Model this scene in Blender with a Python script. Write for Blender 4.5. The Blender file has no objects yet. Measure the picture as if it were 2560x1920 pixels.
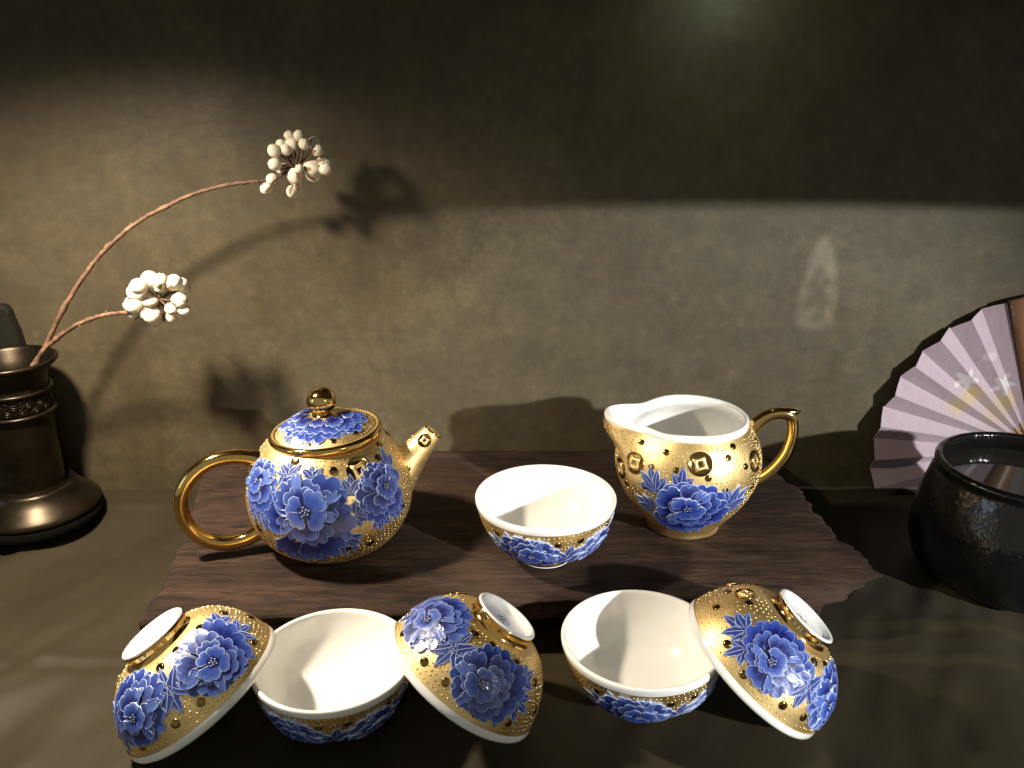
import bpy, math, random
from mathutils import Vector, Matrix
from mathutils import noise as mnoise

# everything below is written in centimetres and scaled to metres when linked
CM = 0.01
scene = bpy.context.scene
COL = scene.collection

# ------------------------------------------------------------------ camera
cam_data = bpy.data.cameras.new("camera")
cam = bpy.data.objects.new("camera", cam_data)
COL.objects.link(cam)
cam_data.sensor_width = 36.0
cam_data.lens = 36.0 * 2128.0 / 2560.0
cam_data.clip_start = 0.01
cam_data.clip_end = 60.0
cam.location = (0, 0, 25.9 * CM)
cam.rotation_euler = (math.radians(90 - 20.1), 0, 0)
scene.camera = cam

# ------------------------------------------------------------------ world, light, exposure
world = bpy.data.worlds.new("World")
scene.world = world
world.use_nodes = True
bg = world.node_tree.nodes["Background"]
bg.inputs[0].default_value = (0.92, 0.92, 0.78, 1)
bg.inputs[1].default_value = 0.30

def spot(name, loc, target, energy, color, size_deg, blend, radius):
    d = bpy.data.lights.new(name, 'SPOT')
    d.energy = energy
    d.color = color
    d.spot_size = math.radians(size_deg)
    d.spot_blend = blend
    d.shadow_soft_size = radius * CM
    o = bpy.data.objects.new(name, d)
    COL.objects.link(o)
    o.location = Vector(loc) * CM
    o.rotation_euler = (Vector(target) - Vector(loc)).to_track_quat('-Z', 'Y').to_euler()
    return o

# warm puck lamp under the shelf, above the vase
spot("warm_downlight", (-24.2, 34, 29.9), (-23.5, 34.2, 0), 12.2, (1.0, 0.86, 0.66), 158, 1.0, 1.3)
# neutral spotlight of the room, high on the right behind the photographer
spot("room_spotlight", (223, -209, 111), (17, 41.5, 5), 800, (0.97, 0.98, 0.96), 7.2, 0.35, 4.2)
# the bluish window of the room, far left behind the photographer: it shows in the black jar
wd = bpy.data.lights.new("room_window", 'AREA')
wd.shape = 'RECTANGLE'; wd.size = 0.36; wd.size_y = 0.60
wd.energy = 2.6; wd.color = (0.62, 0.78, 1.0)
wo = bpy.data.objects.new("room_window", wd)
COL.objects.link(wo)
wo.location = Vector((-205, -52, 50)) * CM
wo.rotation_euler = (Vector((23, 38, 5)) - Vector((-205, -52, 50))).to_track_quat('-Z', 'Y').to_euler()

# faint greenish lamp under the shelf, close to the wall at the upper right
spot("green_strip_lamp", (12.0, 45.5, 31.0), (11.8, 51, 27.3), 0.085, (0.86, 1.0, 0.74), 165, 1.0, 0.8)

# added spot with a leaf-shaped mask, imitating a reflected caustic on the wall
def gleam():
    o = spot("added_gleam_gobo", (70, -120, 62), (18.8, 51, 13.7), 150, (1.0, 0.98, 0.95), 4.6, 0.1, 0.3)
    d = o.data
    d.use_nodes = True
    nt = d.node_tree
    em = nt.nodes['Emission']
    tc = nt.nodes.new('ShaderNodeTexCoord')
    sp = nt.nodes.new('ShaderNodeSeparateXYZ')
    nt.links.new(tc.outputs['Normal'], sp.inputs[0])
    def M(op, a, b=0.0, c=0.0):
        n = nt.nodes.new('ShaderNodeMath'); n.operation = op
        for k, v in enumerate((a, b, c)):
            if hasattr(v, 'is_linked'): nt.links.new(v, n.inputs[k])
            else: n.inputs[k].default_value = v
        return n.outputs[0]
    L = 185.0
    az = M('ABSOLUTE', sp.outputs[2])
    u = M('MULTIPLY', M('DIVIDE', sp.outputs[0], az), L)
    v = M('MULTIPLY', M('DIVIDE', sp.outputs[1], az), L)
    up = M('MAXIMUM', M('DIVIDE', M('ADD', v, 1.2), 4.1), 0.0)
    w = M('MULTIPLY', M('SQRT', M('MAXIMUM', M('SUBTRACT', 1.0, M('POWER', up, 1.5)), 0.0)), 1.15)
    side = M('MULTIPLY', M('SUBTRACT', w, M('ABSOLUTE', u)), 6.0)
    low = M('MULTIPLY', M('ADD', v, M('MULTIPLY_ADD', M('MULTIPLY', u, u), -0.25, 2.8)), 6.0)
    m = M('MINIMUM', M('MAXIMUM', M('MINIMUM', side, low), 0.0), 1.0)
    m = M('MULTIPLY', m, M('MULTIPLY_ADD', M('MINIMUM', M('MAXIMUM', M('ABSOLUTE', M('SUBTRACT', M('ABSOLUTE', u), M('MULTIPLY', w, 0.8))), 0.0), 0.5), -0.5, 1.0))
    for hx, hy, hr in ((-.45, .05, .34), (.45, .15, .34), (-.1, .75, .3), (-.5, -1.0, .36), (.38, -1.1, .42), (-.05, -.45, .25), (0.15, -2.0, .3)):
        dd = M('SQRT', M('ADD', M('POWER', M('SUBTRACT', u, hx), 2.0), M('POWER', M('SUBTRACT', v, hy), 2.0)))
        m = M('MULTIPLY', m, M('MINIMUM', M('MAXIMUM', M('MULTIPLY_ADD', M('SUBTRACT', dd, hr), 4.0, 0.5), 0.25), 1.0))
    nt.links.new(m, em.inputs['Strength'])
gleam()

scene.view_settings.view_transform = 'Standard'
scene.view_settings.look = 'None'
scene.view_settings.exposure = 0.0
scene.view_settings.gamma = 1.0
scene.view_settings.use_curve_mapping = False
scene.render.engine = 'CYCLES'
scene.cycles.use_denoising = True
scene.cycles.max_bounces = 10
scene.cycles.diffuse_bounces = 7
scene.cycles.glossy_bounces = 5
scene.cycles.sample_clamp_indirect = 4.0
scene.cycles.caustics_reflective = True
scene.cycles.blur_glossy = 0.6

# ------------------------------------------------------------------ material helpers
def new_mat(name):
    m = bpy.data.materials.new(name)
    m.use_nodes = True
    nt = m.node_tree
    b = nt.nodes["Principled BSDF"]
    return m, nt, b

def nd(nt, typ, **kw):
    n = nt.nodes.new(typ)
    for k, v in kw.items():
        setattr(n, k, v)
    return n

def lk(nt, a, b):
    nt.links.new(a, b)

def mapping(nt, scale=(1, 1, 1), rot=(0, 0, 0), coord='Object'):
    tc = nd(nt, 'ShaderNodeTexCoord')
    mp = nd(nt, 'ShaderNodeMapping')
    mp.inputs['Scale'].default_value = scale
    mp.inputs['Rotation'].default_value = rot
    lk(nt, tc.outputs[coord], mp.inputs['Vector'])
    return mp.outputs['Vector']

def noise_tex(nt, vec, scale, detail=6, rough=0.6):
    n = nd(nt, 'ShaderNodeTexNoise')
    n.inputs['Scale'].default_value = scale
    n.inputs['Detail'].default_value = detail
    n.inputs['Roughness'].default_value = rough
    lk(nt, vec, n.inputs['Vector'])
    return n.outputs['Fac']

def ramp(nt, fac, stops):
    r = nd(nt, 'ShaderNodeValToRGB')
    els = r.color_ramp.elements
    while len(els) < len(stops):
        els.new(0.5)
    for e, (p, c) in zip(els, stops):
        e.position = p
        e.color = (c, c, c, 1) if isinstance(c, (int, float)) else (*c, 1)
    lk(nt, fac, r.inputs['Fac'])
    return r.outputs['Color']

def mix(nt, fac, a, b, mode='MIX'):
    m = nd(nt, 'ShaderNodeMix', data_type='RGBA', blend_type=mode)
    for sock, v in ((m.inputs[0], fac), (m.inputs[6], a), (m.inputs[7], b)):
        if hasattr(v, 'is_linked'):
            lk(nt, v, sock)
        else:
            sock.default_value = v if isinstance(v, (int, float)) else (*v, 1)
    return m.outputs[2]

def bump(nt, b, height, strength, dist):
    n = nd(nt, 'ShaderNodeBump')
    n.inputs['Strength'].default_value = strength
    n.inputs['Distance'].default_value = dist
    lk(nt, height, n.inputs['Height'])
    lk(nt, n.outputs['Normal'], b.inputs['Normal'])
    return n

def simple(name, color, rough, metallic=0.0, coat=0.0, spec=0.5):
    m, nt, b = new_mat(name)
    b.inputs['Base Color'].default_value = (*color, 1)
    b.inputs['Roughness'].default_value = rough
    b.inputs['Metallic'].default_value = metallic
    b.inputs['Coat Weight'].default_value = coat
    b.inputs['Specular IOR Level'].default_value = spec
    return m

# ------------------------------------------------------------------ materials
def mat_gold_satin():
    m, nt, b = new_mat("satin_gold")
    v = mapping(nt)
    f = noise_tex(nt, v, 90, 4)
    c = mix(nt, ramp(nt, f, [(0.35, 0.0), (0.7, 1.0)]), (0.80, 0.575, 0.25), (0.90, 0.68, 0.335))
    lk(nt, c, b.inputs['Base Color'])
    b.inputs['Metallic'].default_value = 1.0
    r = ramp(nt, f, [(0.3, 0.43), (0.7, 0.52)])
    lk(nt, r, b.inputs['Roughness'])
    bump(nt, b, noise_tex(nt, v, 900, 2), 0.12, 0.0004)
    return m

def mat_gold_polished():
    m, nt, b = new_mat("polished_gold")
    v = mapping(nt)
    f = noise_tex(nt, v, 60, 3)
    c = mix(nt, f, (0.66, 0.42, 0.13), (0.76, 0.50, 0.18))
    lk(nt, c, b.inputs['Base Color'])
    b.inputs['Metallic'].default_value = 1.0
    b.inputs['Roughness'].default_value = 0.11
    return m

def mat_porcelain():
    m, nt, b = new_mat("white_porcelain")
    v = mapping(nt)
    f = noise_tex(nt, v, 40, 3)
    lk(nt, mix(nt, f, (0.80, 0.79, 0.755), (0.84, 0.83, 0.80)), b.inputs['Base Color'])
    b.inputs['Roughness'].default_value = 0.14
    b.inputs['Coat Weight'].default_value = 0.7
    b.inputs['Coat Roughness'].default_value = 0.05
    bump(nt, b, noise_tex(nt, v, 120, 2), 0.05, 0.0005)
    return m

def mat_enamel_blue():
    m, nt, b = new_mat("cobalt_enamel")
    a = nd(nt, 'ShaderNodeAttribute', attribute_name='paint')
    v = mapping(nt)
    f = noise_tex(nt, v, 350, 3)
    c = mix(nt, 0.35, a.outputs['Color'], mix(nt, f, (0.45, 0.45, 0.5), (1.4, 1.4, 1.35)), 'MULTIPLY')
    lk(nt, c, b.inputs['Base Color'])
    b.inputs['Roughness'].default_value = 0.36
    b.inputs['Coat Weight'].default_value = 0.15
    b.inputs['Coat Roughness'].default_value = 0.1
    bump(nt, b, noise_tex(nt, v, 420, 2), 0.15, 0.0008)
    return m

def mat_wood():
    m, nt, b = new_mat("weathered_dark_wood")
    v = mapping(nt, (1.3, 7.0, 7.0), (0, 0, -0.04))
    f1 = noise_tex(nt, v, 10, 12, 0.78)
    v2 = mapping(nt, (4.5, 34.0, 30.0), (0, 0, 0.03))
    f2 = noise_tex(nt, v2, 13, 7, 0.72)
    f3 = noise_tex(nt, mapping(nt), 14, 5)
    c = ramp(nt, f1, [(0.30, (0.008, 0.0042, 0.0026)), (0.48, (0.036, 0.0175, 0.0105)), (0.68, (0.088, 0.047, 0.029))])
    c = mix(nt, ramp(nt, f2, [(0.40, 0.95), (0.56, 0.0)]), c, (0.007, 0.004, 0.003))
    c = mix(nt, ramp(nt, f3, [(0.50, 0.0), (0.72, 0.55)]), c, (0.085, 0.050, 0.033))
    # grey scuffs
    f4 = noise_tex(nt, mapping(nt, (3.5, 12.0, 12.0)), 10, 6, 0.7)
    c = mix(nt, ramp(nt, f4, [(0.66, 0.0), (0.78, 0.65)]), c, (0.13, 0.11, 0.09))
    lk(nt, c, b.inputs['Base Color'])
    lk(nt, ramp(nt, f1, [(0.3, 0.72), (0.7, 0.55)]), b.inputs['Roughness'])
    b.inputs['Specular IOR Level'].default_value = 0.28
    h = mix(nt, 0.55, f1, f2)
    bump(nt, b, h, 1.0, 0.0034)
    return m

def mat_wall():
    m, nt, b = new_mat("olive_plaster")
    v = mapping(nt)
    f1 = noise_tex(nt, v, 7, 10, 0.72)
    f2 = noise_tex(nt, v, 60, 7, 0.75)
    f3 = noise_tex(nt, mapping(nt, (9, 9, 1.4)), 3.2, 6, 0.6)
    f4 = noise_tex(nt, v, 230, 3, 0.6)
    c = mix(nt, ramp(nt, f1, [(0.32, 0.0), (0.7, 1.0)]), (0.067, 0.052, 0.029), (0.107, 0.086, 0.050))
    c = mix(nt, ramp(nt, f2, [(0.35, 0.70), (0.6, 0.0)]), c, (0.046, 0.037, 0.022))
    c = mix(nt, ramp(nt, f3, [(0.50, 0.0), (0.72, 0.55)]), c, (0.046, 0.033, 0.019))
    c = mix(nt, ramp(nt, f2, [(0.62, 0.0), (0.78, 0.70)]), c, (0.14, 0.12, 0.082))
    c = mix(nt, ramp(nt, f4, [(0.40, 0.25), (0.6, 0.0)]), c, (0.043, 0.036, 0.024))
    lk(nt, c, b.inputs['Base Color'])
    lk(nt, ramp(nt, f1, [(0.35, 0.60), (0.65, 0.40)]), b.inputs['Roughness'])
    h = mix(nt, 0.4, f2, f4)
    b.inputs['Specular IOR Level'].default_value = 0.35
    bump(nt, b, h, 0.22, 0.0012)
    return m

def mat_cloth():
    m, nt, b = new_mat("olive_cloth")
    v = mapping(nt)
    f1 = noise_tex(nt, v, 22, 7, 0.7)
    tw = nd(nt, 'ShaderNodeTexWave', wave_type='BANDS', bands_direction='DIAGONAL')
    tw.inputs['Scale'].default_value = 620
    tw.inputs['Distortion'].default_value = 1.2
    lk(nt, v, tw.inputs['Vector'])
    c = mix(nt, f1, (0.020, 0.0155, 0.0085), (0.042, 0.0335, 0.019))
    c = mix(nt, 0.15, c, tw.outputs['Color'], 'MULTIPLY')
    lk(nt, c, b.inputs['Base Color'])
    b.inputs['Roughness'].default_value = 0.58
    b.inputs['Specular IOR Level'].default_value = 0.14
    b.inputs['Sheen Weight'].default_value = 0.03
    b.inputs['Sheen Roughness'].default_value = 0.4
    bump(nt, b, noise_tex(nt, v, 700, 3), 0.25, 0.0006)
    return m

def mat_bronze():
    m, nt, b = new_mat("dark_bronze")
    v = mapping(nt)
    f = noise_tex(nt, v, 30, 7, 0.65)
    c = mix(nt, ramp(nt, f, [(0.3, 0.0), (0.7, 1.0)]), (0.012, 0.009, 0.006), (0.046, 0.034, 0.022))
    lk(nt, c, b.inputs['Base Color'])
    b.inputs['Metallic'].default_value = 0.85
    lk(nt, ramp(nt, f, [(0.3, 0.27), (0.75, 0.42)]), b.inputs['Roughness'])
    bump(nt, b, f, 0.12, 0.001)
    return m

def mat_bark():
    m, nt, b = new_mat("dry_bark")
    v = mapping(nt)
    f = noise_tex(nt, v, 160, 5)
    lk(nt, ramp(nt, f, [(0.3, (0.06, 0.030, 0.017)), (0.55, (0.135, 0.070, 0.040)), (0.78, (0.30, 0.18, 0.11))]), b.inputs['Base Color'])
    b.inputs['Roughness'].default_value = 0.7
    bump(nt, b, f, 0.6, 0.001)
    return m

def mat_berry():
    m, nt, b = new_mat("waxy_berry")
    v = mapping(nt)
    f = noise_tex(nt, v, 110, 5)
    lk(nt, ramp(nt, f, [(0.25, (0.50, 0.40, 0.27)), (0.5, (0.72, 0.66, 0.54)), (0.8, (0.84, 0.80, 0.70))]), b.inputs['Base Color'])
    b.inputs['Roughness'].default_value = 0.6
    bump(nt, b, f, 0.3, 0.001)
    return m

def mat_jar():
    m, nt, b = new_mat("black_glaze")
    v = mapping(nt)
    f = noise_tex(nt, mapping(nt, (1, 1, 0.55)), 75, 4, 0.6)
    f2 = noise_tex(nt, v, 9, 4)
    lk(nt, mix(nt, f2, (0.003, 0.003, 0.0035), (0.008, 0.007, 0.006)), b.inputs['Base Color'])
    b.inputs['Roughness'].default_value = 0.16
    b.inputs['Coat Weight'].default_value = 0.0
    b.inputs['Coat Roughness'].default_value = 0.10
    bump(nt, b, f, 0.45, 0.003)
    return m

def mat_fan():
    m, nt, b = new_mat("lavender_silk")
    v = mapping(nt)
    f = noise_tex(nt, mapping(nt, (400, 400, 60)), 1.0, 2)
    base = mix(nt, f, (0.28, 0.21, 0.245), (0.37, 0.285, 0.33))
    c = base
    tc = nd(nt, 'ShaderNodeTexCoord')
    def flower(cx, cz, rad, petals, col, soft):
        nonlocal c
        sub = nd(nt, 'ShaderNodeVectorMath', operation='SUBTRACT')
        sub.inputs[1].default_value = (cx * CM, 0, cz * CM)
        lk(nt, tc.outputs['Object'], sub.inputs[0])
        sx = nd(nt, 'ShaderNodeSeparateXYZ')
        lk(nt, sub.outputs[0], sx.inputs[0])
        at = nd(nt, 'ShaderNodeMath', operation='ARCTAN2')
        lk(nt, sx.outputs['Z'], at.inputs[0]); lk(nt, sx.outputs['X'], at.inputs[1])
        mu = nd(nt, 'ShaderNodeMath', operation='MULTIPLY'); mu.inputs[1].default_value = petals
        lk(nt, at.outputs[0], mu.inputs[0])
        co = nd(nt, 'ShaderNodeMath', operation='COSINE'); lk(nt, mu.outputs[0], co.inputs[0])
        ma = nd(nt, 'ShaderNodeMath', operation='MULTIPLY_ADD')
        ma.inputs[1].default_value = 0.32 * rad * CM if petals else 0
        ma.inputs[2].default_value = rad * CM * 0.75
        lk(nt, co.outputs[0], ma.inputs[0])
        sq = nd(nt, 'ShaderNodeCombineXYZ')
        lk(nt, sx.outputs['X'], sq.inputs[0]); lk(nt, sx.outputs['Z'], sq.inputs[2])
        le = nd(nt, 'ShaderNodeVectorMath', operation='LENGTH'); lk(nt, sq.outputs[0], le.inputs[0])
        di = nd(nt, 'ShaderNodeMath', operation='SUBTRACT')
        lk(nt, ma.outputs[0], di.inputs[0]); lk(nt, le.outputs['Value'], di.inputs[1])
        mr = nd(nt, 'ShaderNodeMapRange')
        mr.inputs['From Min'].default_value = -soft * CM
        mr.inputs['From Max'].default_value = soft * CM
        lk(nt, di.outputs[0], mr.inputs['Value'])
        c = mix(nt, mr.outputs[0], c, col)
    flower(-4.5, 3.85, .62, 0, (0.38, 0.28, 0.10), 0.45)
    flower(-5.3, 3.0, .55, 0, (0.37, 0.27, 0.11), 0.5)
    flower(-2.3, 3.4, .6, 0, (0.38, 0.28, 0.10), 0.45)
    flower(-2.8, 2.6, .9, 0, (0.33, 0.25, 0.17), 0.8)
    flower(-5.1, 4.75, 0.72, 5, (0.45, 0.405, 0.42), 0.10)
    flower(-2.7, 4.45, 0.72, 5, (0.45, 0.405, 0.42), 0.10)
    flower(-3.9, 6.3, 0.45, 2, (0.40, 0.34, 0.365), 0.10)
    lk(nt, c, b.inputs['Base Color'])
    b.inputs['Roughness'].default_value = 0.75
    b.inputs['Sheen Weight'].default_value = 0.2
    bump(nt, b, f, 0.2, 0.0006)
    return m

GOLD = mat_gold_satin()
POL = mat_gold_polished()
DARKREFL = simple("gold_painted_dark_reflection", (0.30, 0.185, 0.06), 0.13, 1.0)  # polished gold of dots and coins, dark room reflection painted into its colour
STUD = simple("bright_gold_stud", (0.80, 0.55, 0.22), 0.27, 1.0)
WHITE = mat_porcelain()
BLUE = mat_enamel_blue()
LINE = simple("white_enamel_line", (0.34, 0.40, 0.60), 0.3, 0, 0.2)
NAVY = simple("navy_enamel", (0.008, 0.011, 0.07), 0.2, 0, 0.5)
MARK = simple("grey_green_mark", (0.10, 0.13, 0.11), 0.4)
WOOD = mat_wood()
WALL = mat_wall()
CLOTH = mat_cloth()
BRONZE = mat_bronze()
BARK = mat_bark()
TWIG = simple("dark_twig", (0.075, 0.042, 0.026), 0.75)
BERRY = mat_berry()
HUSK = simple("dry_husk", (0.26, 0.15, 0.07), 0.8)
JAR = mat_jar()
FAN = mat_fan()
GUARD = simple("brown_fan_guard", (0.22, 0.10, 0.05), 0.45, 0, 0.2)
RIBM = simple("bamboo_rib", (0.28, 0.17, 0.09), 0.5)
PLAQUE = simple("dark_slate", (0.009, 0.0078, 0.006), 0.8, 0, 0, 0.2)
SHELF = simple("dark_shelf_wood", (0.14, 0.115, 0.08), 0.6)
WATER = simple("tea_water", (0.020, 0.017, 0.014), 0.04, 0, 0.0, 0.9)

# ------------------------------------------------------------------ mesh helpers
class MB:
    def __init__(s):
        s.v = []; s.f = []; s.mi = []; s.col = []
    def add(s, p, c=None):
        s.v.append((p[0], p[1], p[2])); s.col.append(c)
        return len(s.v) - 1
    def face(s, idx, mi=0):
        s.f.append(tuple(idx)); s.mi.append(mi)
    def grid(s, rows, mi=0, close=False, flip=False):
        """rows: list of equal-length index lists"""
        for a, b in zip(rows, rows[1:]):
            n = len(a)
            for i in range(n if close else n - 1):
                j = (i + 1) % n
                q = (a[i], a[j], b[j], b[i])
                s.face(q[::-1] if flip else q, mi)
    def mesh(s, name, mats, smooth=True):
        me = bpy.data.meshes.new(name)
        me.from_pydata([(x * CM, y * CM, z * CM) for x, y, z in s.v], [], s.f)
        for m in mats:
            me.materials.append(m)
        me.polygons.foreach_set('material_index', s.mi)
        me.polygons.foreach_set('use_smooth', [smooth] * len(s.f))
        if any(c is not None for c in s.col):
            a = me.color_attributes.new('paint', 'FLOAT_COLOR', 'POINT')
            for i, c in enumerate(s.col):
                a.data[i].color = (*(c or (0, 0, 0)), 1)
        me.update()
        return me
    def build(s, name, mats, parent=None, smooth=True, loc=(0, 0, 0)):
        if not isinstance(mats, (list, tuple)):
            mats = [mats]
        return link(name, s.mesh(name, mats, smooth), parent, loc)

def link(name, me, parent=None, loc=(0, 0, 0)):
    o = bpy.data.objects.new(name, me)
    COL.objects.link(o)
    o.location = Vector(loc) * CM
    if parent:
        o.parent = parent
    return o

def thing(name, label, cat, loc=(0, 0, 0), rot=None, group=None):
    o = bpy.data.objects.new(name, None)
    o.empty_display_size = 0.01
    COL.objects.link(o)
    o.location = Vector(loc) * CM
    if rot is not None:
        o.rotation_euler = rot
    tag(o, label, cat, group)
    return o

def tag(o, label=None, cat=None, group=None, kind=None):
    if label: o['label'] = label
    if cat: o['category'] = cat
    if group: o['group'] = group
    if kind: o['kind'] = kind
    return o

def copy_tree(o, parent=None):
    c = o.copy()
    COL.objects.link(c)
    if parent:
        c.parent = parent
    for ch in list(o.children):
        copy_tree(ch, c)
    return c

def catmull(pts, sub=10):
    pts = [Vector(p) for p in pts]
    P = [2 * pts[0] - pts[1]] + pts + [2 * pts[-1] - pts[-2]]
    out = []
    for i in range(1, len(P) - 2):
        p0, p1, p2, p3 = P[i - 1:i + 3]
        for k in range(sub):
            t = k / sub
            out.append(.5 * ((2 * p1) + (p2 - p0) * t + (2 * p0 - 5 * p1 + 4 * p2 - p3) * t * t
                             + (3 * p1 - p0 - 3 * p2 + p3) * t ** 3))
    out.append(pts[-1])
    return out

def lathe(mb, prof, n=96, mi=0, flip=False, deform=None):
    rows = []
    for r, z in prof:
        row = []
        for i in range(n):
            t = 2 * math.pi * i / n
            rr, zz = (r, z) if deform is None else deform(r, z, t)
            row.append(mb.add((rr * math.cos(t), rr * math.sin(t), zz)))
        rows.append(row)
    mb.grid(rows, mi, close=True, flip=flip)
    return rows

def cap(mb, row, mi=0, flip=False):
    mb.face(row[::-1] if flip else row, mi)

def tube(mb, pts, rad, n=12, mi=0, caps=True, squash=1.0):
    """rad: number or list; parallel-transport frame"""
    pts = [Vector(p) for p in pts]
    m = len(pts)
    if not isinstance(rad, (list, tuple)):
        rad = [rad] * m
    T = [((pts[min(i + 1, m - 1)] - pts[max(i - 1, 0)]).normalized()) for i in range(m)]
    up = Vector((0, 0, 1)) if abs(T[0].z) < 0.9 else Vector((0, 1, 0))
    N = (up - T[0] * up.dot(T[0])).normalized()
    rows = []
    for i in range(m):
        N = (N - T[i] * N.dot(T[i])).normalized()
        B = T[i].cross(N)
        rows.append([mb.add(pts[i] + rad[i] * (math.cos(2 * math.pi * k / n) * N + squash * math.sin(2 * math.pi * k / n) * B))
                     for k in range(n)])
    mb.grid(rows, mi, close=True)
    if caps:
        cap(mb, rows[0], mi, True); cap(mb, rows[-1], mi)
    return rows

# ------------------------------------------------------------------ surfaces of revolution that carry decoration
class Surf:
    def __init__(s, pts, deform=None):
        P = catmull([(r, z, 0) for r, z in pts], 14)
        s.r = [p.x for p in P]; s.z = [p.y for p in P]
        s.d = [0]
        for a, b in zip(P, P[1:]):
            s.d.append(s.d[-1] + (b - a).length)
        s.L = s.d[-1]
        s.deform = deform
        s.taken = []
    def rz(s, d):
        d = max(0.0, min(s.L - 1e-6, d))
        lo, hi = 0, len(s.d) - 1
        while hi - lo > 1:
            m = (lo + hi) // 2
            if s.d[m] <= d: lo = m
            else: hi = m
        t = (d - s.d[lo]) / max(1e-9, s.d[hi] - s.d[lo])
        return (s.r[lo] + (s.r[hi] - s.r[lo]) * t, s.z[lo] + (s.z[hi] - s.z[lo]) * t,
                s.r[hi] - s.r[lo], s.z[hi] - s.z[lo])
    def pt(s, th, d, off=0.0):
        r, z, dr, dz = s.rz(d)
        l = math.hypot(dr, dz) or 1
        if s.deform:
            r, z = s.deform(r, z, th)
        nr, nz = dz / l, -dr / l
        return Vector(((r + off * nr) * math.cos(th), (r + off * nr) * math.sin(th), z + off * nz))
    def local(s, th0, d0, a, b, off=0.0):
        """a along +theta, b along +d (cm), from the point th0,d0"""
        r = max(0.8, s.rz(d0 + 0.6 * b)[0])
        return s.pt(th0 + a / r, d0 + b, off)

class Cone(Surf):
    """a tapering straight spout: th round its axis, d along it"""
    def __init__(s, p0, p1, prof):
        s.p0 = Vector(p0); s.ax = (Vector(p1) - s.p0); s.L = s.ax.length; s.ax.normalize()
        s.u = Vector((0, 1, 0)); s.u = (s.u - s.ax * s.u.dot(s.ax)).normalized()
        s.w = s.ax.cross(s.u)
        s.prof = prof
        s.taken = []
    def rad(s, d):
        t = max(0, min(1, d / s.L)) * (len(s.prof) - 1)
        i = min(len(s.prof) - 2, int(t))
        return s.prof[i] + (s.prof[i + 1] - s.prof[i]) * (t - i)
    def rz(s, d):
        return (s.rad(d), d, 0, 1)
    def pt(s, th, d, off=0.0):
        r = s.rad(d) + off
        return s.p0 + s.ax * d + r * (math.cos(th) * s.u + math.sin(th) * s.w)
    def local(s, th0, d0, a, b, off=0.0):
        return s.pt(th0 + a / max(.2, s.rad(d0)), d0 + b, off)

RND = random.Random(11)
DEEP = (0.003, 0.005, 0.07)
MID = (0.004, 0.015, 0.20)
LIGHT = (0.022, 0.060, 0.34)
PALE = (0.095, 0.155, 0.46)

def mixc(a, b, t):
    return tuple(x + (y - x) * t for x, y in zip(a, b))

def petal(surf, th0, d0, ang, r0, r1, hw, lobes, h0, h1, c0, c1, c2, parent, name='petal', ctr=(0, 0), curl=0.0, edge=0.020):
    """a scalloped enamel petal with a raised white outline, laid on the surface"""
    mb = MB()
    per = 4
    n = lobes * per
    phis = [-1 + 2 * i / n for i in range(n + 1)]
    e = min(0.22, edge / max(0.05, r1 * hw))
    phis = [-1.0, -1.0 + e] + phis[1:-1] + [1 - e, 1.0]
    k1, k2 = RND.uniform(-.08, .08), RND.uniform(0.10, 0.15)
    skew = RND.uniform(-.15, .15)
    def rim(p):
        sc = abs(math.sin(lobes * math.pi * (p + 1) / 2))
        return r1 * (1 - 0.20 * abs(p) ** 2.6 + k1 * p) * (1 - k2 * (1 - sc ** 0.55))
    rings = []
    fr = [('B', 0.0), ('M', 0.62), ('I', 0.0), ('O', 1.0), ('S', 1.0)]
    for nm, t in fr:
        row = []
        for p in phis:
            R = rim(p)
            if nm == 'I':
                rr = R - edge
            else:
                rr = r0 + (R - r0) * t
            wid = hw * (0.62 + 0.38 * math.sin(math.pi / 2 * min(1, (rr / r1) * 1.15)))
            a = ang + p * wid + skew * curl * rr
            tt = max(0, min(1, (rr - r0) / max(1e-6, r1 - r0)))
            sc = abs(math.sin(lobes * math.pi * (p + 1) / 2))
            off = h0 + (h1 - h0) * tt + 0.05 * math.sin(math.pi * tt) + 0.022 * sc * tt
            if nm == 'O': off += 0.008
            if nm == 'S': off = -0.03; rr *= 1.01
            x = ctr[0] + rr * math.cos(a); y = ctr[1] + rr * math.sin(a)
            c = c0 if nm == 'B' else mixc(c0, c1, 0.34) if nm == 'M' else c2
            if nm == 'I': c = mixc(c1, c2, 0.45 + 0.55 * sc)
            row.append(mb.add(surf.local(th0, d0, x, y, off), c))
        rings.append(row)
    m = len(phis)
    for ri in range(4):
        a, b = rings[ri], rings[ri + 1]
        for i in range(m - 1):
            white = ri >= 2 or i == 0 or i == m - 2
            mb.face((a[i], b[i], b[i + 1], a[i + 1])[::-1], 1 if white else 0)
    # side skirts
    for col in (0, m - 1):
        pts = [rings[k][col] for k in range(4)]
        lows = []
        for k in range(4):
            v = Vector(mb.v[pts[k]])
            # sink towards the surface axis
            q = v.copy(); q.x *= 0.985; q.y *= 0.985
            lows.append(mb.add(q))
        for k in range(3):
            mb.face((pts[k], pts[k + 1], lows[k + 1], lows[k]), 1)
    return mb.build(name, [BLUE, LINE], parent)

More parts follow.
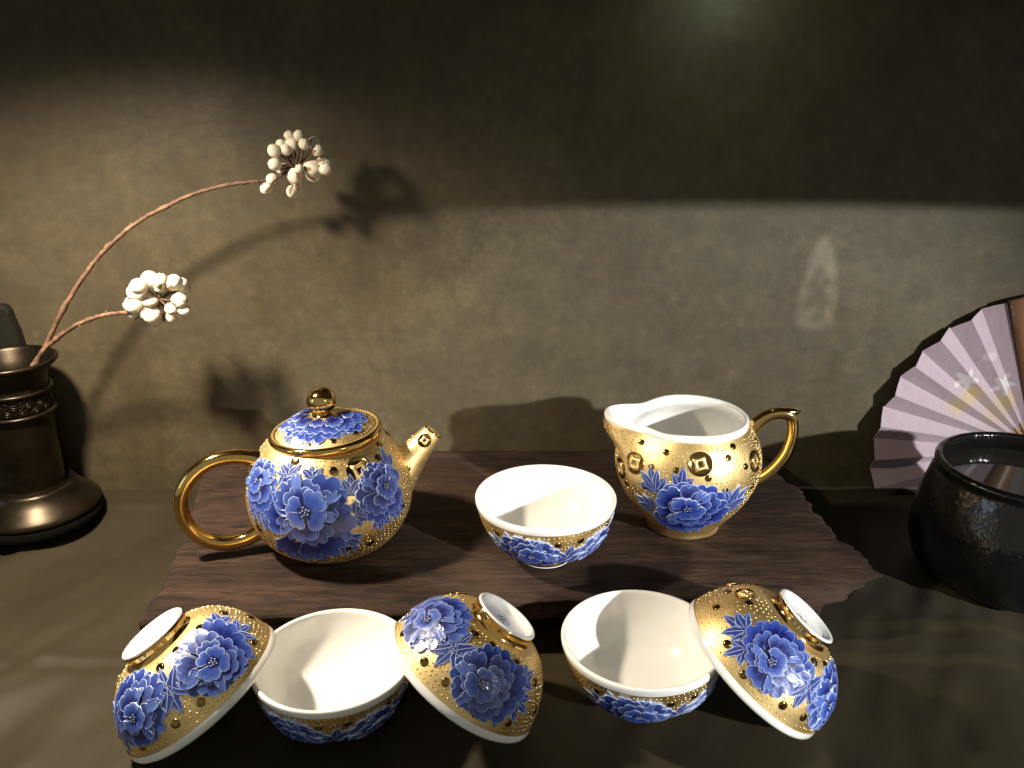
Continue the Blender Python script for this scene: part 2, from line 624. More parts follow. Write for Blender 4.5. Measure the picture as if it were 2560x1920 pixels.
def leaf(surf, th0, d0, ang, L, w, off, parent, ctr=(0, 0), col=(0.006, 0.016, 0.15), tip=(0.05, 0.085, 0.30), bend=0.2):
    mb = MB()
    seg = 7
    rows = []
    for i in range(seg + 1):
        t = i / seg
        hw = w * (math.sin(math.pi * min(1, t ** 0.8 * 1.0)) ** 0.85) * (1 + 0.10 * math.sin(t * 19)) + 0.006
        if i == seg: hw = 0.004
        a = ang + bend * (t - 0.2)
        cx = ctr[0] + L * t * math.cos(a); cy = ctr[1] + L * t * math.sin(a)
        nx, ny = -math.sin(a), math.cos(a)
        e = min(0.028, hw * 0.35); vn = min(0.012, hw * .25)
        row = []
        for q, hgt in ((-hw, -0.03), (-hw, .012), (-hw + e, .0), (-vn, .018), (vn, .018), (hw - e, .0), (hw, .012), (hw, -0.03)):
            c = mixc(col, tip, t if abs(q) > vn * 2 else t * 0.3)
            h = hgt + off * (0.6 + 0.7 * t) if hgt >= 0 else hgt
            row.append(mb.add(surf.local(th0, d0, cx + nx * q, cy + ny * q, h), c))
        rows.append(row)
    for a, b in zip(rows, rows[1:]):
        for k in range(7):
            mb.face((a[k], b[k], b[k + 1], a[k + 1])[::-1], 0 if k in (2, 4) else 1)
    return mb.build('leaf', [BLUE, LINE], parent)

def peony(surf, th, d, R, parent, face=0.0, sx=1.0, squeeze=1.0, seedling=0, ruffle=True):
    """one blossom: a calyx pad with petals and a stamen as its pieces"""
    th = math.radians(th)
    rn = RND
    rn.seed(seedling)
    pad = MB()
    c = pad.add(surf.local(th, d, 0, 0, 0.03), DEEP)
    ring = [pad.add(surf.local(th, d, 0.72 * R * math.cos(t), 0.72 * R * math.sin(t), 0.012), DEEP)
            for t in [2 * math.pi * i / 20 for i in range(20)]]
    for i in range(20):
        pad.face((c, ring[i], ring[(i + 1) % 20]), 0)
    p = pad.build('peony', [BLUE, LINE], parent)
    shift = (0.17 * R * math.cos(face), 0.17 * R * math.sin(face))
    # outer skirt, middle, inner: each ring steps up a little
    def ringp(n, r0, r1, hw, lobes, h, cols, a0, jitter=.22, ctr=(0, 0), skip=()):
        for i in range(n):
            if i in skip: continue
            a = a0 + 2 * math.pi * i / n + rn.uniform(-jitter, jitter)
            k = 1 + 0.10 * math.cos(a - face - math.pi) + rn.uniform(-.2, .16)
            lo = rn.choice(lobes)
            petal(surf, th, d, a, r0 * R, r1 * R * k, hw * rn.uniform(.9, 1.12), lo,
                  h + 0.006 * (i % 3), h + 0.03 + 0.006 * (i % 3), *cols, p, ctr=ctr)
    ringp(6, .12, 1.0, .66, (3, 4), .018, (DEEP, MID, mixc(LIGHT, PALE, .25)), rn.uniform(0, 1))
    ringp(5, .10, .78, .68, (3, 4), .050, (DEEP, mixc(MID, DEEP, .3), mixc(LIGHT, PALE, .55)), rn.uniform(0, 1), ctr=shift)
    ringp(3, .08, .58, .80, (3, 3), .085, (DEEP, MID, mixc(LIGHT, PALE, .8)), rn.uniform(0, 1), ctr=shift)
    # curled pale folds
    if ruffle:
        for i in range(4):
            a = face + rn.uniform(-2.2, 2.2)
            petal(surf, th, d, a, .30 * R, .72 * R * rn.uniform(.8, 1.15), rn.uniform(.13, .26), 2, .13, .125,
                  mixc(LIGHT, PALE, .5), PALE, PALE, p, ctr=shift)
    # cupped heart
    nh = rn.choice((3, 4, 4))
    for i in range(nh):
        a = face + 2 * math.pi * (i + .5) / nh + rn.uniform(-.3, .3)
        petal(surf, th, d, a, .09 * R, .42 * R * rn.uniform(.8, 1.2), 3.3 / nh, 2 + (i + nh) % 2, .135 + .01 * (i % 2), .155 + .01 * (i % 2),
              mixc(MID, LIGHT, .55), mixc(LIGHT, PALE, .6), PALE, p, ctr=shift)
    st = MB()
    cc = st.add(surf.local(th, d, *shift, .185))
    rg = [st.add(surf.local(th, d, shift[0] + .135 * R * math.cos(t) * (1 + .2 * math.sin(5 * t)),
                            shift[1] + .135 * R * math.sin(t) * (1 + .2 * math.sin(5 * t)), .17)) for t in
          [2 * math.pi * i / 15 for i in range(15)]]
    for i in range(15):
        st.face((cc, rg[i], rg[(i + 1) % 15]), 0)
    for i in range(9):
        a = i * 2.4; rr = .035 * R * math.sqrt(i + .3)
        x, y = shift[0] + rr * math.cos(a), shift[1] + rr * math.sin(a)
        q = .017 * R + .008
        t = st.add(surf.local(th, d, x, y, .21))
        b4 = [st.add(surf.local(th, d, x + q * math.cos(u), y + q * math.sin(u), .175)) for u in (0, 1.57, 3.14, 4.71)]
        for k in range(4):
            st.face((t, b4[k], b4[(k + 1) % 4]), 1)
    st.build('stamen', [NAVY, LINE], p)
    return p

def spray(surf, th, d, ang, n, L, w, parent, spread=1.5, off=.03):
    L *= 1.15; w *= 1.25
    """a fan of leaves from one point"""
    for i in range(n):
        t = (i - (n - 1) / 2) / max(1, (n - 1) / 2) if n > 1 else 0
        leaf(surf, math.radians(th), d, ang + t * spread / 2 + RND.uniform(-.08, .08),
             L * (1 - .25 * abs(t)) * RND.uniform(.9, 1.1), w * RND.uniform(.85, 1.1), off + .012 * (i % 2),
             parent, bend=.25 * t)

def dot(surf, th, d, r, parent, name='polished_dot'):
    th = math.radians(th)
    surf.taken.append((surf.pt(th, d), r))
    mb = MB()
    n = 16
    top = mb.add(surf.local(th, d, 0, 0, r * .05 + .035))
    rows = []
    for f, h in ((.55, .25), (.93, .20), (1.0, -.03)):
        rows.append([mb.add(surf.local(th, d, r * f * math.cos(t), r * f * math.sin(t), r * h if h > 0 else h))
                     for t in [2 * math.pi * i / n for i in range(n)]])
    for i in range(n):
        mb.face((top, rows[0][i], rows[0][(i + 1) % n]))
    mb.grid(rows, 0, close=True, flip=True)
    return mb.build(name, DARKREFL, parent)

def coin(surf, th, d, r, parent, rot=0.0):
    th = math.radians(th)
    surf.taken.append((surf.pt(th, d), r))
    mb = MB()
    n = 32
    def P(x, y, h):
        return mb.add(surf.local(th, d, x, y, h))
    rows = [[P(r * f * math.cos(t), r * f * math.sin(t), h) for t in [2 * math.pi * i / n for i in range(n)]]
            for f, h in ((1.02, -.02), (.98, .05), (.92, .055), (.88, .025), (.45, .028))]
    mb.grid(rows, 0, close=True)
    c = P(0, 0, .028)
    for i in range(n):
        mb.face((c, rows[-1][i], rows[-1][(i + 1) % n]), 0)
    # square with hollowed sides and a square hole
    def sq(sz, pinch, h):
        out = []
        for i in range(16):
            q = i / 4
            k = int(q); t = q - k
            a0 = math.pi / 4 + k * math.pi / 2 + rot; a1 = a0 + math.pi / 2
            x = math.cos(a0) * (1 - t) + math.cos(a1) * t
            y = math.sin(a0) * (1 - t) + math.sin(a1) * t
            m = sz * (1 - pinch * math.sin(math.pi * t))
            out.append(P(x * m, y * m, h))
        return out
    R4 = [sq(r * .80, .16, .02), sq(r * .76, .16, .085), sq(r * .34, .10, .085), sq(r * .30, .10, .02)]
    mb.grid(R4, 1, close=True)
    return mb.build('coin_emblem', [DARKREFL, GOLD], parent)

def studs(surf, d0, d1, sp, rad, parent, th_range=(0, 360), name='gold_studs'):
    mb = MB()
    row = 0
    d = d0
    while d < d1:
        r = surf.rz(d)[0]
        n = max(6, int(2 * math.pi * r / sp))
        for i in range(n):
            t = 2 * math.pi * (i + .5 * (row % 2)) / n
            a = sp * .2
            x, y = RND.uniform(-a, a), RND.uniform(-a, a)
            q = rad * RND.uniform(.85, 1.15)
            c0 = surf.local(t, d, x, y)
            if any((c0 - p).length < rr + .07 for p, rr in surf.taken): continue
            top = mb.add(surf.local(t, d, x, y, q * .75))
            m1 = [mb.add(surf.local(t, d, x + q * .7 * math.cos(u), y + q * .7 * math.sin(u), q * .5)) for u in
                  [2 * math.pi * k / 6 for k in range(6)]]
            b1 = [mb.add(surf.local(t, d, x + q * math.cos(u), y + q * math.sin(u), -.004)) for u in
                  [2 * math.pi * k / 6 for k in range(6)]]
            for k in range(6):
                mb.face((top, m1[k], m1[(k + 1) % 6]))
                mb.face((m1[k], b1[k], b1[(k + 1) % 6], m1[(k + 1) % 6]))
        d += sp * .87
        row += 1
    o = mb.build(name, STUD, parent)
    tag(o, kind='stuff')
    return o

# ------------------------------------------------------------------ setting
def fbm(x, y, z=0, oct=4):
    return mnoise.fractal(Vector((x, y, z)), 1.0, 2.0, oct)

def build_wall():
    mb = MB()
    nx, nz = 90, 40
    rows = []
    for j in range(nz + 1):
        row = []
        for i in range(nx + 1):
            x = -75 + 160 * i / nx; z = -3 + 38 * j / nz
            row.append(mb.add((x, 51 + 0.10 * fbm(x * .06, z * .06, 3) + .035 * fbm(x * .35, z * .35, 9), z)))
        rows.append(row)
    mb.grid(rows)
    # back of the wall so that it is a slab
    b = [mb.add(p) for p in ((-75, 53, -3), (85, 53, -3), (85, 53, 35), (-75, 53, 35))]
    mb.face(b[::-1])
    mb.face((rows[-1][0], rows[-1][-1], b[2], b[3]))
    o = mb.build('wall', WALL)
    tag(o, kind='structure')

def crease(y, y0, w, h):
    return h * math.exp(-((y - y0) / w) ** 2)

def build_cloth():
    mb = MB()
    nx, ny = 300, 150
    rows = []
    x0, x1, y0, y1 = -62.0, 72.0, 3.0, 50.9
    for j in range(ny + 1):
        row = []
        for i in range(nx + 1):
            x = x0 + (x1 - x0) * i / nx; y = y0 + (y1 - y0) * j / ny
            m = max(0, min(1, (abs(x + 1) - 15) / 6)); m = .3 + .7 * max(m, max(0, min(1, (25 - y) / 4))); m *= max(.12, min(1, (50.9 - y) / 7))
            z = -0.10 - .50 * m
            # shallow rumples running obliquely
            u = x * .50 + y * .87; v = -x * .87 + y * .5
            z += m * (.45 * fbm(u * .055 + 3, v * .18, 1, 3) + .85 * (.33 - abs(fbm(u * .06, v * .22 + 9, 5, 2))) + .16 * (.3 - abs(fbm(u * .16, v * .55 + 2, 8, 2))))
            z += .035 * fbm(x * .3, y * .3, 7, 3)
            # pressed folds parallel to the wall
            yl = 33.6 + .12 * math.sin(x * .12)
            z += crease(y, yl, .28, .14) - crease(y, yl - .5, .35, .10)
            yk = 48.7 + .1 * math.sin(x * .2)
            z += crease(y, yk, .3, .12) - crease(y, yk - .5, .3, .09)
            yr = 36.2 - .03 * (x - 25)
            if x > 16:
                z += crease(y, yr, .30, .10 * min(1, (x - 16) / 3)) - crease(y, yr - .6, .4, .08 * min(1, (x - 16) / 3))
            row.append(mb.add((x, y, min(z, 0.0))))
        rows.append(row)
    mb.grid(rows)
    # front drop so that the cloth hangs over the table edge
    low = [mb.add((mb.v[k][0], y0 - .6, -6)) for k in rows[0]]
    mb.grid([low, rows[0]])
    o = mb.build('tablecloth', CLOTH)
    tag(o, "dark olive cloth with pressed folds spread under the wooden slab", "tablecloth")

def build_shelf():
    # shelf that carries the warm lamp: its front lip cuts the room light on the wall
    mb = MB()
    def box(x0, x1, y0, y1, z0, z1):
        v = [mb.add((x, y, z)) for z in (z0, z1) for y in (y0, y1) for x in (x0, x1)]
        for q in ((0, 2, 3, 1), (4, 5, 7, 6), (0, 1, 5, 4), (1, 3, 7, 5), (3, 2, 6, 7), (2, 0, 4, 6)):
            mb.face([v[k] for k in q])
    box(-75, 85, 20.6, 50.7, 31.2, 33.0)
    o = mb.build('shelf', SHELF, smooth=False)
    tag(o, kind='structure')
    mb = MB()
    box(-75, 85, 19.8, 20.6, 29.6, 33.2)
    mb.build('shelf_lip', SHELF, o, smooth=False)

build_wall()
build_cloth()
build_shelf()

# ------------------------------------------------------------------ wooden slab
def build_slab():
    t = thing('wooden_slab', "dark weathered wooden slab with broken right end lying on the cloth", 'wooden board', (0, 0, 0))
    left = [(32.3, -16.85), (32.9, -17.0), (35.1, -16.92), (38.4, -17.43), (40.4, -17.7), (44.9, -18.6), (50.7, -19.8)]
    right = [(36.4, 18.05), (37.2, 17.9), (38, 17.75), (39, 17.8), (40.3, 17.35), (41.4, 17.4), (42.5, 17.3), (44.4, 17.15), (46, 17.0), (47.6, 16.7), (50.7, 16.25)]
    front = [(-17, 32.35), (-15.1, 32.8), (-12.4, 33.0), (-5.9, 33.05), (-2, 33.4), (.1, 33.95), (3, 34.25), (8, 34.35), (11.9, 34.9), (15, 35.0), (16.2, 35.55), (18.1, 36.5)]
    def interp(tab, x):
        if x <= tab[0][0]: return tab[0][1]
        for (a, va), (b, vb) in zip(tab, tab[1:]):
            if x <= b:
                return va + (vb - va) * (x - a) / (b - a)
        return tab[-1][1]
    NX, NY = 220, 96
    mb = MB()
    rows = []
    def top(u, v, inset=0.0):
        # u across, v from front to back
        x = -17 + 35 * u
        yf = interp(front, x)
        y = yf + (50.7 - yf) * v
        xl = interp(left, y) + .10 * fbm(y * 1.3, 2.1, 0) + inset
        xr = interp(right, y) + .40 * fbm(y * .8, 7.7, 0, 3) + .16 * abs(fbm(y * 1.3, 1.7, 0, 4)) - inset
        x = xl + (xr - xl) * u
        yf = interp(front, x) + .07 * fbm(x * .9, 4.2, 0) + .05 * fbm(x * 3.1, 8, 0) + inset
        y = yf + (50.7 - yf) * v
        return x, y
    for j in range(NY + 1):
        v = j / NY
        row = []
        for i in range(NX + 1):
            u = i / NX
            x, y = top(u, v)
            e = min(u * 35, (1 - u) * 35, v * 17)
            z = 2.66 - .10 * math.exp(-e / .22) - .06 * math.exp(-e / .7)
            z += .035 * fbm(x * .25, y * 2.2, 1.3, 5) + .02 * fbm(x * .9, y * 6.0, 5.1, 3)
            row.append(mb.add((x, y, z)))
        rows.append(row)
    mb.grid(rows)
    # edge loop goes round: front, right, back, left
    loop = rows[0][:] + [r[-1] for r in rows[1:]] + rows[-1][-2::-1] + [r[0] for r in rows[-2:0:-1]]
    prev = loop
    n = len(loop)
    cx, cy = 0, 42
    for k in range(1, 9):
        f = k / 8
        cur = []
        for idx in loop:
            x, y, z = mb.v[idx]
            dx, dy = cx - x, cy - y
            l = math.hypot(dx, dy) or 1
            thick = 1.30 + .28 * fbm(x * .35, y * .35, 8, 3)
            xs = x + .35 * fbm(x * .9, y * .9, 2, 2)
            if xs > 13: thick = 1.55 if xs < 14.9 else .80 if xs < 16.2 else .44 if xs < 17.2 else .16
            # the broken right end thins out in layers
            edge_r = max(0, min(1, (x - 10.5) / 5))
            ins = f ** 1.7 * (.35 + .25 * edge_r) + .13 * fbm(x * .8, y * .8, f * 2.3 + 4, 3) * f + .10 * fbm(x * 2.2, y * 2.2, f * 3, 2) * f
            if edge_r > 0:
                step = math.floor(f * 3 + .6 * fbm(x * .5, y * .5, 1)) / 3
                ins += .12 * edge_r * max(0, step)
            if y < 38 and x > 9: ins -= edge_r * (.55 * f ** .7 + .35 * f ** 1.7)
            hole = .45 * math.exp(-((x - 2.2) / 1.2) ** 2) * (1 if y < 36 else 0) * math.sin(math.pi * min(1, f * 1.2))
            cur.append(mb.add((x + dx / l * (ins + hole), y + dy / l * (ins + hole), z - thick * f)))
        mb.grid([prev, cur], 0, close=True, flip=True)
        prev = cur
    cap(mb, prev, 0, True)
    mb.build('board', WOOD, t)
    for (x0, x1) in ((-12.5, -10.5), (9.0, 11.0)):
        f = MB()
        v = [f.add((x, y, z)) for z in (-.1, 1.45) for y in (38.0, 48.5) for x in (x0, x1)]
        for q in ((0, 2, 3, 1), (4, 5, 7, 6), (0, 1, 5, 4), (1, 3, 7, 5), (3, 2, 6, 7), (2, 0, 4, 6)):
            f.face([v[k] for k in q])
        f.build('foot', WOOD, t, smooth=False)

build_slab()
BT = 2.70   # where things stand on the slab

# ------------------------------------------------------------------ teacups
CUP_PROF = [(1.42, .55), (1.9, .66), (2.45, 1.02), (2.92, 1.62), (3.25, 2.32), (3.42, 2.95), (3.48, 3.22)]

def make_cup():
    s = Surf(CUP_PROF)
    t = thing('teacup', 'x', 'teacup')
    mb = MB()
    lathe(mb, [(1.30, .5)] + list(zip(s.r, s.z)), 128)
    mb.build('body', GOLD, t)
    inner = [(3.485, 3.06), (3.50, 3.12), (3.525, 3.25), (3.52, 3.36), (3.47, 3.425), (3.39, 3.42), (3.335, 3.36), (3.31, 3.25)]
    inner += [(p.x, p.y) for p in catmull([(3.30, 3.2, 0), (3.22, 2.85, 0), (3.03, 2.3, 0), (2.7, 1.75, 0), (2.2, 1.25, 0), (1.5, .95, 0), (.7, .84, 0), (.05, .82, 0)], 6)]
    mb = MB()
    rows = lathe(mb, inner, 128)
    cap(mb, rows[-1])
    mb.build('inner_bowl', WHITE, t)
    mb = MB()
    lathe(mb, [(1.37, .06), (1.42, .10), (1.40, .2), (1.36, .34), (1.37, .48), (1.46, .585)], 64)
    mb.build('foot_ring', POL, t)
    mb = MB()
    rows = lathe(mb, [(1.385, .09), (1.40, .045), (1.36, 0.0), (1.27, -.01), (1.20, .04), (1.12, .20), (.9, .27), (.4, .29), (.05, .29)], 64, flip=True)
    cap(mb, rows[-1], flip=True)
    base = mb.build('foot_base', WHITE, t)
    mb = MB()
    def stroke(x0, y0, x1, y1, w):
        dx, dy = x1 - x0, y1 - y0
        l = math.hypot(dx, dy); nx, ny = -dy / l * w, dx / l * w
        q = [mb.add((x, y, .283 if (x * x + y * y) < .3 else .262)) for x, y in ((x0 + nx, y0 + ny), (x1 + nx * .4, y1 + ny * .4), (x1 - nx * .4, y1 - ny * .4), (x0 - nx, y0 - ny))]
        mb.face(q)
    for a in ((-.30, .18, .28, .26, .035), (-.33, .02, .34, .06, .035), (-.02, .34, .0, -.30, .04), (.0, -.3, -.16, -.22, .03), (.12, -.05, .30, -.2, .03), (-.2, -.05, -.28, -.2, .03)):
        stroke(*a)
    mb.build('base_mark', MARK, base, smooth=False)
    # two blossoms with leaves between and beyond, coins and dots on the far side
    peony(s, -36, 1.85, 1.56, t, face=1.2, seedling=21)
    peony(s, 35, 1.72, 1.52, t, face=1.9, seedling=4)
    RND.seed(5)
    spray(s, -1, 1.55, math.pi / 2, 5, 1.05, .17, t, 2.2, .03)
    spray(s, 0, 2.0, -math.pi / 2, 5, 1.05, .17, t, 2.0, .03)
    spray(s, 62, 1.9, .45, 5, .95, .17, t, 1.9, .03)
    spray(s, 52, 2.35, 1.3, 3, .8, .15, t, 1.2, .03)
    spray(s, -62, 2.0, math.pi - .5, 5, .95, .17, t, 1.9, .03)
    spray(s, -50, 2.4, 1.9, 3, .8, .15, t, 1.2, .03)
    spray(s, -68, 1.3, math.pi + .4, 3, .8, .15, t, 1.2, .03)
    dots = [(-2, .72), (20, .62), (-25, .60), (8, 2.9), (-12, 2.85), (62, 2.85), (88, 1.2), (94, 2.5), (-66, 2.95), (-88, 1.35), (-96, 2.5),
            (112, 1.9), (-116, 1.8), (128, 2.8), (150, 1.1), (172, 2.3), (-135, 2.7), (-150, 1.2), (-170, 1.55), (55, .7), (-60, .72), (40, 3.08), (-40, 3.10)]
    for a, d in dots:
        dot(s, a, d, .175 + .02 * RND.random(), t)
    for a, d in ((140, 1.9), (-158, 2.2), (104, 1.2)):
        coin(s, a, d, .42, t, RND.uniform(0, 1))
    studs(s, .42, 3.3, .235, .042, t)
    return t

def lean_matrix(c, th, ph, spin, scale=1.0):
    n = Vector((math.sin(th) * math.cos(ph), math.sin(th) * math.sin(ph), math.cos(th)))
    zl = -n
    x = Vector((0, -1, 0)); x = (x - zl * x.dot(zl)).normalized()
    y = zl.cross(x)
    R = Matrix((x, y, zl)).transposed()
    R = R @ Matrix.Rotation(math.radians(spin), 3, 'Z')
    # object origin is the foot; rim centre sits 3.42 up the axis
    o = Vector(c) + n * 3.42 * scale
    return R, o

cup0 = make_cup()
GROUP = "matching gold and blue porcelain teacups"
def place_up(o, loc, spin, label, scale=1.0):
    o.location = Vector(loc) * CM
    o.rotation_euler = (0, 0, math.radians(spin))
    o.scale = (scale,) * 3
    tag(o, label, 'teacup', GROUP)
def place_lean(o, c, th, ph, spin, label, scale=1.0):
    R, p = lean_matrix(c, th, ph, spin, scale)
    o.location = p * CM
    o.rotation_euler = R.to_euler()
    o.scale = (scale,) * 3
    tag(o, label, 'teacup', GROUP)

place_up(cup0, (1.68, 38.0, BT), 290, "white lined gold teacup standing on the slab between teapot and jug")
c2 = copy_tree(cup0); place_up(c2, (-7.41, 29.2, 0), 282, "upright teacup on the cloth with leaning cups on both sides, below the teapot", .95)
c4 = copy_tree(cup0); place_up(c4, (5.55, 30.42, 0), 295, "upright teacup on the cloth with a curved shadow halving its white inside", .98)
c1 = copy_tree(cup0); place_lean(c1, (-12.67, 28.7, 1.86), .572, 3.115, -21, "upturned teacup leaning left with its bright white foot towards the bronze vase")
c3 = copy_tree(cup0); place_lean(c3, (-2.17, 28.93, 2.30), .657, .30, 39, "upturned teacup leaning between the two upright front cups")
c5 = copy_tree(cup0); place_lean(c5, (10.14, 30.02, 2.05), .684, -.022, -4, "upturned teacup leaning at the right below the broken slab end")

# ------------------------------------------------------------------ teapot
def build_teapot():
    t = thing('teapot', "gold teapot with blue peonies, round knob and looped handle on the wooden slab", 'teapot', (-9.4, 39.5, BT))
    s = Surf([(2.35, .05), (2.8, .25), (3.48, .85), (3.99, 1.75), (4.2, 2.75), (4.12, 3.75), (3.76, 4.7), (3.22, 5.5), (2.80, 5.95)])
    mb = MB()
    rows = lathe(mb, [(2.1, 0.02), (2.3, 0.0)] + list(zip(s.r, s.z)) + [(2.7, 6.02), (2.5, 6.0)], 128)
    cap(mb, rows[0], flip=True); cap(mb, rows[-1])
    mb.build('body', GOLD, t)
    # lid
    ls = Surf([(2.48, 6.36), (2.1, 6.62), (1.6, 6.88), (1.05, 7.06), (.55, 7.16)])
    mb = MB()
    prof = [(2.5, 6.0), (2.72, 6.03), (2.80, 6.12), (2.83, 6.25), (2.78, 6.38), (2.66, 6.43), (2.55, 6.40)] + list(zip(ls.r, ls.z)) + [(.2, 7.2)]
    rows = lathe(mb, prof, 112)
    cap(mb, rows[-1])
    # polished flange: faces of the first rings
    lid = mb.build('lid', [GOLD, POL], t)
    for p in lid.data.polygons:
        z = sum(lid.data.vertices[v].co.z for v in p.vertices) / len(p.vertices)
        if z < 6.415 * CM and math.hypot(*lid.data.vertices[p.vertices[0]].co.xy) > 2.5 * CM:
            p.material_index = 1
    # blossom round the knob: petals radiating from the knob
    RND.seed(77)
    for ring_i, (n, r1, h, hw) in enumerate(((9, 1.75, .02, .42), (8, 1.35, .06, .45), (6, .95, .1, .5))):
        for i in range(n):
            a = math.radians(250 + (i - (n - 1) / 2) * 235 / n)
            cx = 1.95 - .02 * ring_i
            # local frame at the knob side of the lid
            th0 = a
            petal(ls, th0, 2.02, -math.pi / 2 + RND.uniform(-.15, .15), .05, r1 * RND.uniform(.85, 1.08), hw, RND.choice((3, 4)), h, h + .03,
                  DEEP, mixc(MID, DEEP, .2 * ring_i), mixc(LIGHT, PALE, .3 * ring_i), lid)
    for a, d, an in ((205, .9, -2.2), (300, .95, -1.0), (258, .75, -1.6), (228, .7, -1.8)):
        for k in range(3):
            leaf(ls, math.radians(a), d, an + (k - 1) * .5, .62, .12, .03, lid)
    for a, d in ((228, .30), (262, .28), (292, .32), (325, .4), (350, .6), (20, .5), (60, .4), (120, .5), (170, .4)):
        dot(ls, a, d, .15, lid)
    studs(ls, .15, 2.0, .24, .043, lid)
    mb = MB()
    rows = lathe(mb, [(.60, 7.12), (.56, 7.20), (.46, 7.26), (.42, 7.33), (.50, 7.39), (.62, 7.50), (.71, 7.68), (.735, 7.88), (.70, 8.1), (.58, 8.32), (.38, 8.48), (.15, 8.55), (.03, 8.56)], 48)
    cap(mb, rows[-1])
    mb.build('knob', POL, lid)
    lid.rotation_euler = (0, math.radians(-3.2), 0)
    lid.location = (0.36 * CM, 0, 0)
    # spout, tilted back with the pot
    a = math.radians(17)
    ux = Vector((math.cos(a), math.sin(a), 0))
    p0 = ux * 2.2 + Vector((0, 0, 1.9)); p1 = ux * 5.5 + Vector((0, 0, 5.55))
    prof = [1.42, 1.42, 1.37, 1.24, 1.07, .92, .80, .69, .59, .50]
    cs = Cone(p0, p1, prof)
    mb = MB()
    rows = []
    for j in range(25):
        d = cs.L * j / 24
        rows.append([mb.add(cs.pt(2 * math.pi * k / 40, d)) for k in range(40)])
    rows.append([mb.add(cs.pt(2 * math.pi * k / 40, cs.L + .02, -.10)) for k in range(40)])
    rows.append([mb.add(cs.pt(2 * math.pi * k / 40, cs.L - .8, -.18)) for k in range(40)])
    mb.grid(rows, 0, close=True)
    mb.f = [f[::-1] for f in mb.f]
    sp = mb.build('spout', [GOLD, POL], t)
    # small studs along the spout
    # direction on the cone that faces the viewer
    best = min(range(0, 360, 4), key=lambda q: (cs.pt(math.radians(q), 4.4) - Vector((2, -6, 6))).length)
    coin(cs, best + 8, 4.35, .36, sp)
    dot(cs, best + 25, 2.7, .17, sp)
    studs(cs, 1.6, cs.L - .15, .25, .037, sp)
    mb = MB()
    ring = []
    for k in range(25):
        pass
    tube_pts = [cs.pt(2 * math.pi * k / 28, cs.L - .03, -.02) for k in range(29)]
    tube(mb, tube_pts, .06, 8, 0, caps=False)
    mb.build('spout_tip', POL, sp)
    # handle on the other side, swung towards the viewer
    h = math.radians(197)
    hx = Vector((math.cos(h), math.sin(h), 0))
    pts = [(3.0, 4.85), (3.75, 5.25), (4.7, 5.42), (5.7, 5.25), (6.55, 4.65), (7.1, 3.8), (7.25, 2.8), (7.0, 1.85), (6.4, 1.1), (5.55, .72), (4.7, .72), (3.95, .95), (3.3, 1.35)]
    P = catmull([hx * r + Vector((0, 0, z)) for r, z in pts], 8)
    n = len(P)
    rad = []
    for i in range(n):
        f = i / (n - 1)
        rad.append(.365 + .12 * math.exp(-(f / .10) ** 2) + .08 * math.exp(-((1 - f) / .08) ** 2))
    mb = MB()
    tube(mb, P, rad, 24)
    mb.build('handle', POL, t)
    # decoration
    peony(s, 267, 4.2, 2.4, t, face=1.8, seedling=31)
    peony(s, 224, 5.3, 1.45, t, face=2.4, seedling=8)
    peony(s, 321, 4.85, 1.6, t, face=.9, seedling=15)
    RND.seed(9)
    spray(s, 297, 5.15, 1.35, 5, 1.0, .19, t, 1.7)
    spray(s, 244, 5.6, .2, 5, 1.0, .2, t, 1.9)
    spray(s, 298, 4.2, .1, 5, .9, .2, t, 2.2)
    spray(s, 270, 6.1, 1.3, 4, .75, .17, t, 1.8)
    spray(s, 236, 4.2, -1.2, 5, 1.1, .2, t, 1.6)
    spray(s, 330, 3.9, -1.0, 4, .9, .18, t, 1.3)
    spray(s, 336, 5.7, 1.25, 3, 1.0, .17, t, .9)
    spray(s, 250, 6.15, 1.7, 5, .8, .16, t, 2.4)
    spray(s, 288, 3.0, -.9, 5, 1.15, .2, t, 1.6)
    spray(s, 252, 2.9, -2.0, 5, 1.15, .2, t, 1.6)
    spray(s, 315, 3.9, -1.2, 4, .95, .18, t, 1.3)
    spray(s, 226, 4.4, -1.8, 5, 1.0, .18, t, 1.8)
    spray(s, 212, 5.8, 2.9, 4, .8, .16, t, 1.5)
    for q, d in ((287, 6.45), (331, 6.4), (252, 6.95), (292, 3.25 - .9), (309, 2.3), (344, 6.9), (338, 3.6), (350, 2.4), (240, 2.0), (225, 3.1), (272, 1.6),
                 (20, 6.6), (45, 5.8), (70, 6.5), (95, 5.2), (120, 6.3), (150, 5.9), (60, 3.2), (100, 3.0), (140, 3.4)):
        dot(s, q, d, .22, t)
    coin(s, 309, 6.2, .70, t, .15)
    coin(s, 85, 4.4, .6, t, .4)
    studs(s, .5, s.L - .1, .255, .047, t)

build_teapot()

# ------------------------------------------------------------------ milk jug (creamer)
def jug_deform(r, z, th):
    d = abs((th - math.pi + math.pi) % (2 * math.pi) - math.pi)
    f = max(0.0, min(1.0, (z - 4.3) / 1.9)); f = f * f * (3 - 2 * f)
    g = math.exp(-(d / .41) ** 2.5)
    dip = math.exp(-((d - .85) / .35) ** 2)
    return r + 1.50 * f * g * (1 if r > 1 else 0), z + f * (.18 * g - .12 * dip)

